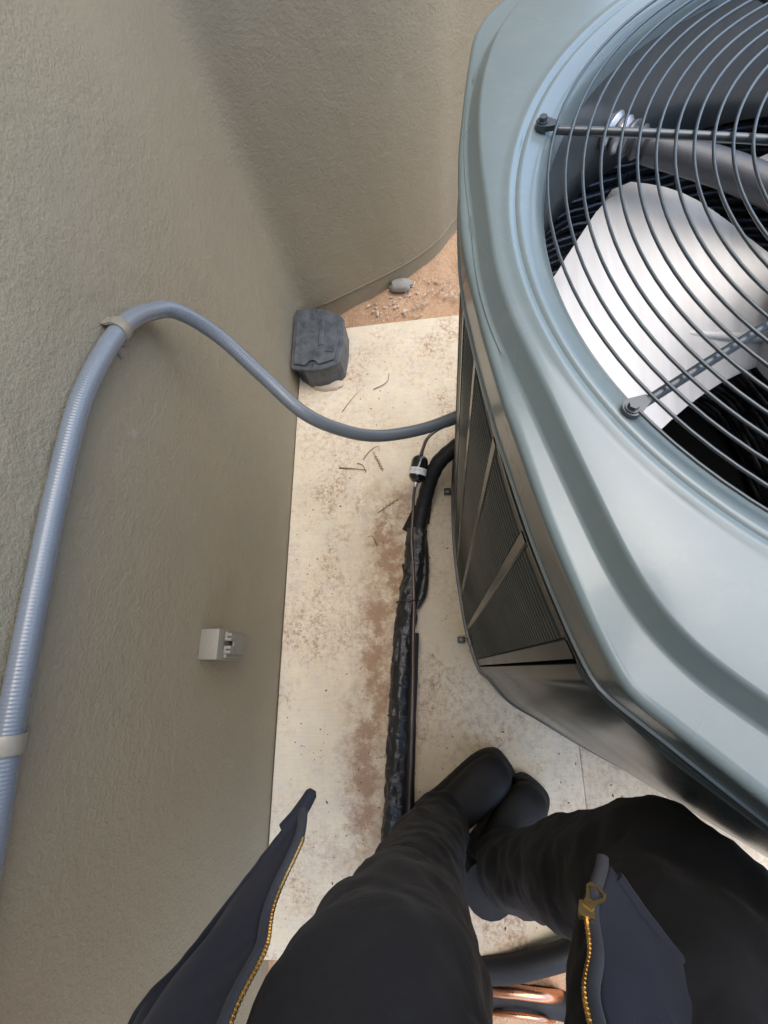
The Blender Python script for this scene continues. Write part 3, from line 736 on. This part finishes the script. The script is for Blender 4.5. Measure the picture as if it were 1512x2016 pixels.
# legs, hips and waist: closed limbs fused into one surface by a voxel remesh
def limb(pts):
    P = cr(np.array([p[:3] for p in pts], float), 8); R_ = cr(np.array([[p[3]] for p in pts], float), 8)[:, 0]
    return tube_geo(P, lambda i, t, a: R_[i], 24)
LV = []; LF = []
for chain in ([(.03, -.44, 1.12, .125), (.03, -.44, 1.0, .135), (.035, -.42, .92, .135), (.035, -.41, .84, .12), (.035, -.41, .78, .08)],
              [(.0, -.40, .93, .10), (-.030, -.335, .88, .098), (-.055, -.272, .78, .093), (-.060, -.262, .67, .085), (-.058, -.270, .56, .075), (-.052, -.282, .45, .068), (-.048, -.290, .34, .064), (-.044, -.297, .23, .061), (-.034, -.299, .14, .059), (-.024, -.297, .085, .058), (-.022, -.296, .070, .055)],
              [(.06, -.40, .92, .10), (.105, -.335, .85, .100), (.150, -.275, .745, .096), (.190, -.238, .65, .090), (.205, -.216, .585, .083), (.198, -.222, .52, .076), (.165, -.258, .41, .068), (.136, -.300, .29, .061), (.104, -.338, .17, .060), (.090, -.354, .105, .060), (.087, -.356, .085, .056)]):
    v, f = limb(chain); n0 = len(LV); LV += v; LF += [tuple(i + n0 for i in q) for q in f]
trs = new_mesh('trousers', LV, LF, PANTS)
rm = trs.modifiers.new('Remesh', 'REMESH'); rm.mode = 'VOXEL'; rm.voxel_size = .0085; rm.use_smooth_shade = True
sm = trs.modifiers.new('Smooth', 'SMOOTH'); sm.factor = .5; sm.iterations = 8
for nm_, sc_, st_ in (('folds', .085, .026), ('creases', .028, .009)):
    tx = bpy.data.textures.new(nm_, 'CLOUDS'); tx.noise_scale = sc_; tx.noise_depth = 2
    dm = trs.modifiers.new(nm_, 'DISPLACE'); dm.texture = tx; dm.strength = st_; dm.mid_level = .5; dm.texture_coords = 'GLOBAL'
sm2 = trs.modifiers.new('Smooth2', 'SMOOTH'); sm2.factor = .4; sm2.iterations = 2
under(PR, trs)
# boots: lofted along the foot from heel to toe
def boot(heel, toe, h_ank, name='boot'):
    hl = Vector((*heel, 0)); tv = Vector((*toe, 0)) - hl; Ln = tv.length; f = tv.normalized(); sdv = Vector((-f.y, f.x, 0))
    prof = [(0.0, .018, .012, .055), (.03, .034, .006, .085), (.10, .041, .006, .10), (.22, .042, .006, .105), (.36, .041, .006, .098), (.5, .043, .006, .082), (.64, .045, .006, .070), (.78, .046, .006, .062), (.89, .042, .007, .054), (.96, .031, .009, .043), (1.0, .014, .014, .030)]
    V = []; seg = 20
    for t, w_, zl, zh in prof:
        for k in range(seg):
            a = 2 * math.pi * k / seg; cx_, sz_ = math.cos(a), math.sin(a)
            wx = w_ * (abs(cx_) ** .8) * (1 if cx_ > 0 else -1); zc = (zl + zh) / 2; hz = (zh - zl) / 2
            zz = zc + hz * (abs(sz_) ** .75) * (1 if sz_ > 0 else -1)
            p = hl + f * (Ln * t) + sdv * wx; V.append((p.x, p.y, zz + .012))
    F = [(i * seg + k, i * seg + (k + 1) % seg, (i + 1) * seg + (k + 1) % seg, (i + 1) * seg + k) for i in range(len(prof) - 1) for k in range(seg)]
    F += [tuple(range(seg))[::-1], tuple((len(prof) - 1) * seg + k for k in range(seg))]
    o = new_mesh(name, V, F, BOOT, None, True, 70); o.modifiers.new('s', 'SUBSURF').levels = 1; under(PR, o)
    out = [];
    for sgn in (1, -1):
        it = prof if sgn == 1 else prof[::-1]
        for t, w_, _, _ in it:
            p = hl + f * (Ln * t + (.006 if t > .9 else 0)) + sdv * (sgn * (w_ + .004)); out.append((p.x, p.y))
    out = cr(out, 4, True).tolist()
    so = prism('sole', out, .001, .022, SOLE, None, .003); under(PR, so); so.parent = o; so.matrix_parent_inverse = Matrix.Identity(4) if False else o.matrix_parent_inverse @ Matrix.Identity(4)
    so.matrix_parent_inverse = o.matrix_basis.inverted()
    # ankle shaft
    c = hl + f * (Ln * .2)
    sh = tube('boot_shaft', [(c.x, c.y, .07), (c.x, c.y, .11), (c.x, c.y, h_ank)], lambda i, t, a: .045, BOOT, None, 18); under(PR, sh)
    return o
boot((-.075, -.335), (.119, -.196), .16)
boot((.030, -.412), (.178, -.238), .15)
# jacket: an open coat hanging round the hips, zip edges in front
hem = cr([(-.126, -.116, .720), (-.164, -.163, .728), (-.205, -.212, .734), (-.239, -.250, .738), (-.262, -.34, .74), (-.24, -.46, .75), (-.15, -.56, .76), (.03, -.60, .76), (.2, -.57, .76), (.30, -.46, .76), (.295, -.35, .762), (.235, -.272, .756), (.17, -.214, .752), (.131, -.167, .756), (.104, -.128, .760)], 8)
up1 = cr([(-.131, -.166, .775), (-.17, -.19, .79), (-.21, -.235, .79), (-.235, -.28, .80), (-.25, -.36, .80), (-.23, -.47, .81), (-.14, -.57, .82), (.03, -.60, .82), (.19, -.58, .82), (.28, -.47, .82), (.27, -.37, .82), (.215, -.29, .82), (.155, -.225, .81), (.118, -.185, .805), (.082, -.163, .790)], 8)
up2 = cr([(-.122, -.190, .860), (-.17, -.225, .88), (-.205, -.27, .89), (-.22, -.32, .90), (-.235, -.40, .90), (-.21, -.50, .91), (-.13, -.58, .92), (.03, -.61, .92), (.18, -.58, .92), (.26, -.49, .92), (.25, -.40, .92), (.21, -.32, .91), (.15, -.25, .89), (.11, -.215, .88), (.073, -.182, .862)], 8)
up3 = cr([(-.10, -.27, 1.05), (-.15, -.29, 1.08), (-.19, -.32, 1.10), (-.21, -.36, 1.11), (-.22, -.42, 1.12), (-.20, -.50, 1.12), (-.12, -.57, 1.13), (.03, -.60, 1.13), (.17, -.57, 1.13), (.25, -.50, 1.12), (.25, -.42, 1.12), (.22, -.36, 1.11), (.16, -.32, 1.10), (.12, -.29, 1.08), (.07, -.27, 1.05)], 8)
up4 = cr([(-.04, -.33, 1.22), (-.09, -.345, 1.24), (-.13, -.37, 1.25), (-.15, -.40, 1.25), (-.15, -.44, 1.25), (-.12, -.49, 1.26), (-.06, -.52, 1.27), (.04, -.535, 1.27), (.13, -.52, 1.27), (.18, -.49, 1.26), (.19, -.44, 1.25), (.18, -.40, 1.25), (.15, -.37, 1.25), (.11, -.345, 1.24), (.05, -.33, 1.22)], 8)
rows = [hem, up1, up2, up3, up4]; nj = len(hem)
cols = [cr([r_[j] for r_ in rows], 9) for j in range(nj)]
nk = len(cols[0])
for j in range(nj):
    e = min(j, nj - 1 - j)
    for k in range(nk):
        wv = (.0040 if j < nj / 2 else .0024) * math.sin(k * .62 + (0 if j < nj / 2 else 1.7)) * math.exp(-e / 5.0) * min(1, k / 4)
        cols[j][k] = cols[j][k] + np.array([wv, wv * .4, 0])
def jacket_part(name, j0, j1, mat):
    V = []
    for j in range(j0, j1 + 1):
        for k in range(nk):
            p = cols[j][k].copy()
            e = min(j - 0, nj - 1 - j)
            amp = .012 * min(1, e / 6)
            p[1] += amp * mn.noise((p[0] * 13, p[2] * 5, 2)); p[0] += amp * mn.noise((p[1] * 13, p[2] * 6, 7)); p[2] += .5 * amp * mn.noise((p[0] * 30, p[1] * 30, 4)); p[1] += .5 * amp * mn.noise((p[0] * 34, p[2] * 22, 9))
            V.append(p)
    F = [((j - j0) * nk + k, (j - j0) * nk + k + 1, (j - j0 + 1) * nk + k + 1, (j - j0 + 1) * nk + k) for j in range(j0, j1) for k in range(nk - 1)]
    o = new_mesh(name, V, F, mat, None, True)
    md = o.modifiers.new('Solidify', 'SOLIDIFY'); md.thickness = .005; md.offset = 0
    sb = o.modifiers.new('s', 'SUBSURF'); sb.levels = 1; sb.render_levels = 1
    under(PR, o); return o
jl = jacket_part('jacket_front', 0, 32, NAVY); jb = jacket_part('jacket_back', 32, 80, NAVY); jr = jacket_part('jacket_front', 80, nj - 1, NAVY)
for j0, j1 in ((1, 33), (79, nj - 2)):
    hp = np.array([cols[j][0] for j in range(j0, j1)]) + np.array([0, 0, .002])
    q_ = tube('hem', resample(hp, .004), lambda i, t, a: .0042 + .0007 * mn.noise((i * .4, 0, 0)), NAVY, None, 8); under(PR, q_)
# rolled hem tip, tape, brass teeth, slider
def zipper(jcol, side, start):
    path = resample(np.array(cols[jcol][:int(nk * .62)]), .0015)
    wob = np.array([[.0022 * math.sin(i * .055), .0, 0] for i in range(len(path))]); path = path + wob + np.array([side * .003, .004, .001])
    tp = tube('zip_tape', path, lambda i, t, a: .0042, SLATE, None, 8); under(PR, tp)
    V = []; F = []
    k0 = int(start / .0015)
    zp = path[k0:] + np.array([side * .0042, .0015, .0015])
    T = np.gradient(zp, axis=0); T /= np.linalg.norm(T, axis=1)[:, None]
    for i in range(0, len(zp), 1):
        v, f = tube_geo([zp[i] - T[i] * .0004, zp[i] + T[i] * .0004], .0017 if i % 2 else .0013, 6); n0 = len(V); V += v; F += [tuple(q + n0 for q in g_) for g_ in f]
    te = new_mesh('zip_teeth', V, F, BRASS, None, False); te['kind'] = 'stuff'; under(PR, te)
    cd = tube('zip_cord', zp, .0012, BRASS, None, 6); under(PR, cd)
    return zp
zl = zipper(0, 1, .024); zr = zipper(nj - 1, -1, .036)
tip = tube('hem_tip', [Vector(hem[0]) + Vector(v) for v in ((-.012, -.012, .003), (-.003, -.003, .001), (.004, .007, -.001), (.008, .014, -.003), (.0092, .0165, -.0036))], lambda i, t, a: (.0062, .0064, .0058, .0052, .003)[i], NAVY, None, 12); under(PR, tip)
# slider and pull
zc = Vector(zr[1]); zd = (Vector(zr[0]) - Vector(zr[6])).normalized()
sx = Vector((1, 0, 0)); sx = (sx - zd * sx.dot(zd)).normalized(); sn = zd.cross(sx); sn = -sn if sn.z < 0 else sn
def local(name, outline, h0, h1, mat, hole=None, bevel=.0006):
    bm = bmesh.new(); P_ = lambda u_, v_, h_: zc + (sx * u_ + zd * v_ + sn * h_) * .75
    n_ = len(outline)
    if hole:
        lo = [bm.verts.new(P_(u_, v_, h0)) for u_, v_ in outline]; hi = [bm.verts.new(P_(u_, v_, h1)) for u_, v_ in outline]
        li = [bm.verts.new(P_(u_, v_, h0)) for u_, v_ in hole]; hi2 = [bm.verts.new(P_(u_, v_, h1)) for u_, v_ in hole]
        for i in range(n_):
            j = (i + 1) % n_
            bm.faces.new((hi[i], hi[j], hi2[j], hi2[i])); bm.faces.new((lo[j], lo[i], li[i], li[j])); bm.faces.new((lo[i], lo[j], hi[j], hi[i])); bm.faces.new((li[j], li[i], hi2[i], hi2[j]))
    else:
        lo = [bm.verts.new(P_(u_, v_, h0)) for u_, v_ in outline]; hi = [bm.verts.new(P_(u_, v_, h1)) for u_, v_ in outline]
        bm.faces.new(lo[::-1]); bm.faces.new(hi)
        for i in range(n_): bm.faces.new((lo[i], lo[(i + 1) % n_], hi[(i + 1) % n_], hi[i]))
    o = bm_obj(name, bm, mat); under(PR, o); return o
local('zip_slider', [(-.0055, -.006), (.0055, -.006), (.0065, -.001), (.005, .006), (-.005, .006), (-.0065, -.001)], -.001, .0055, BRASS)
def rot2(pts, a): return [(u_ * math.cos(a) - v_ * math.sin(a), u_ * math.sin(a) + v_ * math.cos(a)) for u_, v_ in pts]
outl = [(-.004, .001), (.004, .001), (.0045, .008), (.0085, .017), (.007, .021), (0, .0225), (-.007, .021), (-.0085, .017), (-.0045, .008)]
hol = [(-.0018, .009), (.0018, .009), (.0022, .0105), (.0062, .0165), (.005, .019), (0, .0203), (-.005, .019), (-.0062, .0165), (-.0022, .0105)]
local('zip_pull', rot2(outl, -.55), .0048, .0068, BRASS, rot2(hol, -.55))
# upper body inside the jacket, neck and head above the frame
for sg, sh_, el_, wr_ in ((-1, (-.18, -.43, 1.20), (-.345, -.19, 1.02), (-.105, -.075, 1.20)), (1, (.23, -.43, 1.20), (.33, -.33, 1.03), (.125, -.075, 1.20))):  # unseen arms added to block light; left elbow held out to shade the wall
    sv_ = skin_obj('sleeve', [sh_, tuple(np.array(sh_) * .5 + np.array(el_) * .5), el_, tuple(np.array(el_) * .5 + np.array(wr_) * .5), tuple(np.array(el_) * .08 + np.array(wr_) * .92)], [(0, 1), (1, 2), (2, 3), (3, 4)], [.075, .066, .060, .054, .046], NAVY); under(PR, sv_)
    W = np.array(wr_); hv = [W, W + (-.004 * sg, .05, .03), W + (-.012 * sg, .085, .05)]; he = [(0, 1), (1, 2)]; hrad = [(.026, .020), (.036, .016), (.038, .014)]
    for fi in range(4):
        b0 = W + np.array((-.012 * sg + (fi - 1.5) * .019, .088, .052)); ln = (.062, .074, .070, .055)[fi]; k0 = len(hv)
        hv += [b0, b0 + (-.006 * sg, ln * .5, .006), b0 + (-.014 * sg, ln * .75, -.016)]; he += [(2, k0), (k0, k0 + 1), (k0 + 1, k0 + 2)]; hrad += [.0095, .0085, .0075]
    k0 = len(hv); b0 = W + np.array((-.034 * sg, .035, .03)); hv += [b0, b0 + (-.022 * sg, .03, .004), b0 + (-.034 * sg, .056, .0)]; he += [(0, k0), (k0, k0 + 1), (k0 + 1, k0 + 2)]; hrad += [.013, .010, .009]
    hn = skin_obj('hand', [tuple(map(float, v)) for v in hv], he, hrad, SKIN); under(PR, hn)
hd = skin_obj('head', [(.04, -.43, 1.20), (.04, -.42, 1.30), (.04, -.40, 1.38), (.04, -.385, 1.47), (.04, -.39, 1.54)], [(0, 1), (1, 2), (2, 3), (3, 4)], [.07, .058, .07, .088, .05], SKIN); under(PR, hd)
hr = skin_obj('hair', [(.04, -.43, 1.44), (.04, -.42, 1.51), (.04, -.405, 1.57)], [(0, 1), (1, 2)], [.085, .09, .05], HAIR); under(PR, hr)

# ================================================================ litter
def twig(pts, r, label, mat=TWIG, name='twig'):
    tag(tube(name, resample(cr(pts, 6), .003), lambda i, t, a: r * (1 - .55 * t), mat, None, 6), label, 'twig', None)
twig([(-.273, .527, .003), (-.235, .522, .004), (-.195, .516, .003)], .0018, 'straight brown twig lying across the slab below the conduit loop')
twig([(-.222, .538, .003), (-.205, .530, .003), (-.198, .508, .003)], .0013, 'short bent twig crossing the straight brown twig')
twig([(-.205, .548, .003), (-.185, .575, .004), (-.163, .586, .006), (-.160, .572, .004)], .0012, 'hooked dry stem just below the conduit loop')
twig([(-.178, .774, .003), (-.150, .785, .005), (-.135, .80, .004), (-.131, .828, .003)], .0013, 'curved dry stem on the pale concrete beside the bait station')
twig([(-.270, .705, .003), (-.246, .741, .003), (-.222, .770, .003)], .0009, 'fine straight stalk above the conduit on the pale concrete')
twig([(-.165, .30, .003), (-.178, .325, .004), (-.19, .322, .004)], .0014, 'curled dark twig beside the taped bundle')
def leafy(c, ang, n, label):
    bm = bmesh.new()
    for k in range(n):
        t = k / n; a = ang + (1 if k % 2 else -1) * .6; p = Vector((c[0] + math.cos(ang) * .05 * t, c[1] + math.sin(ang) * .05 * t, .003 + .001 * (k % 3)))
        d = Vector((math.cos(a), math.sin(a), random.uniform(0, .25))); s_ = Vector((-d.y, d.x, 0)).normalized(); L_ = random.uniform(.007, .012)
        vs = [bm.verts.new(p), bm.verts.new(p + d * L_ * .5 + s_ * .0014 + Vector((0, 0, .001))), bm.verts.new(p + d * L_), bm.verts.new(p + d * L_ * .5 - s_ * .0014 + Vector((0, 0, .001)))]
        bm.faces.new(vs)
    st_ = [(c[0] + math.cos(ang) * .055 * t - .0, c[1] + math.sin(ang) * .055 * t, .003) for t in np.linspace(-.2, 1, 6)]
    r = empty('leaf_sprig', (c[0], c[1], 0)); o = bm_obj('leaves', bm, LEAF, None, False); under(r, o); o = tube('stem', st_, .0008, TWIG, None, 5); under(r, o)
    tag(r, label, 'leaf sprig')
leafy((-.172, .56), -1.15, 12, 'dry fern-like sprig below the conduit loop')
leafy((-.155, .395), .6, 9, 'small dry sprig on the slab left of the insulation flap')
# specks of leaf, bark and grit
def crumbs(name, n, region, smin, smax, mat, zf=0.0, flat=.5, dens=None):
    V = []; F = []; i = 0
    while i < n:
        px = random.uniform(region[0], region[1]); py = random.uniform(region[2], region[3])
        if dens and not dens(px, py): continue
        i += 1
        s_ = random.uniform(smin, smax) * random.choice((.6, .8, 1, 1.3)); a = random.uniform(0, 6.3); el_ = random.uniform(1, 2.6); n0 = len(V)
        z_ = zf(px, py) if callable(zf) else zf
        pts = [(-el_, 0, 0), (0, -1, 0), (el_, 0, 0), (0, 1, 0), (random.uniform(-.4, .4), random.uniform(-.3, .3), 1), (0, 0, -.5)]
        for u_, v_, h_ in pts:
            u_ += random.uniform(-.3, .3); v_ += random.uniform(-.3, .3)
            V.append((px + s_ * (u_ * math.cos(a) - v_ * math.sin(a)), py + s_ * (u_ * math.sin(a) + v_ * math.cos(a)), z_ + s_ * flat * max(h_, -.3) + s_ * flat * .3))
        F += [(n0, n0 + 1, n0 + 4), (n0 + 1, n0 + 2, n0 + 4), (n0 + 2, n0 + 3, n0 + 4), (n0 + 3, n0, n0 + 4), (n0 + 1, n0, n0 + 5), (n0 + 2, n0 + 1, n0 + 5), (n0 + 3, n0 + 2, n0 + 5), (n0, n0 + 3, n0 + 5)]
    o = new_mesh(name, V, F, mat, None, False); o['kind'] = 'stuff'; return o
dn = lambda px, py: mn.noise((px * 7, py * 7, 3)) > -.05
tag(crumbs('leaf_litter', 300, (-.39, .02, -.45, .98), .0006, .0018, TWIG, 0, .5, dn), 'tiny dark bits of leaf and bark scattered on the slab', 'litter')
tag(crumbs('leaf_litter', 130, (.05, .6, -.55, -.1), .0006, .0018, TWIG, 0, .5, lambda px, py: py < -.02 - .58 * px - .02), 'tiny dark bits scattered on the slab in front of the condenser', 'litter')
near = lambda px, py: abs(px + .155 - .1 * py + .04 * mn.noise((px * 3, py * 9, 5))) < .05
tag(crumbs('grit', 260, (-.3, 0, -.35, .42), .0008, .0020, STONE, 0, .7, near), 'sandy grit in the brown silt beside the line set', 'grit')
front_of = lambda px, py: 1.025 + .04 * max(0, px + .3) < py < np.interp(px, bpath[:, 0], bpath[:, 1]) - .015
def pebble_field():
    V = []; F = []
    tag(crumbs('gravel', 420, (-.37, .2, 1.0, 1.4), .001, .0042, STONE, -.012, .7, lambda px, py: front_of(px, py) and mn.noise((px * 9, py * 9, 1)) > -.12), 'loose pebbles and crumbs on the dirt below the stem wall', 'gravel')
pebble_field()
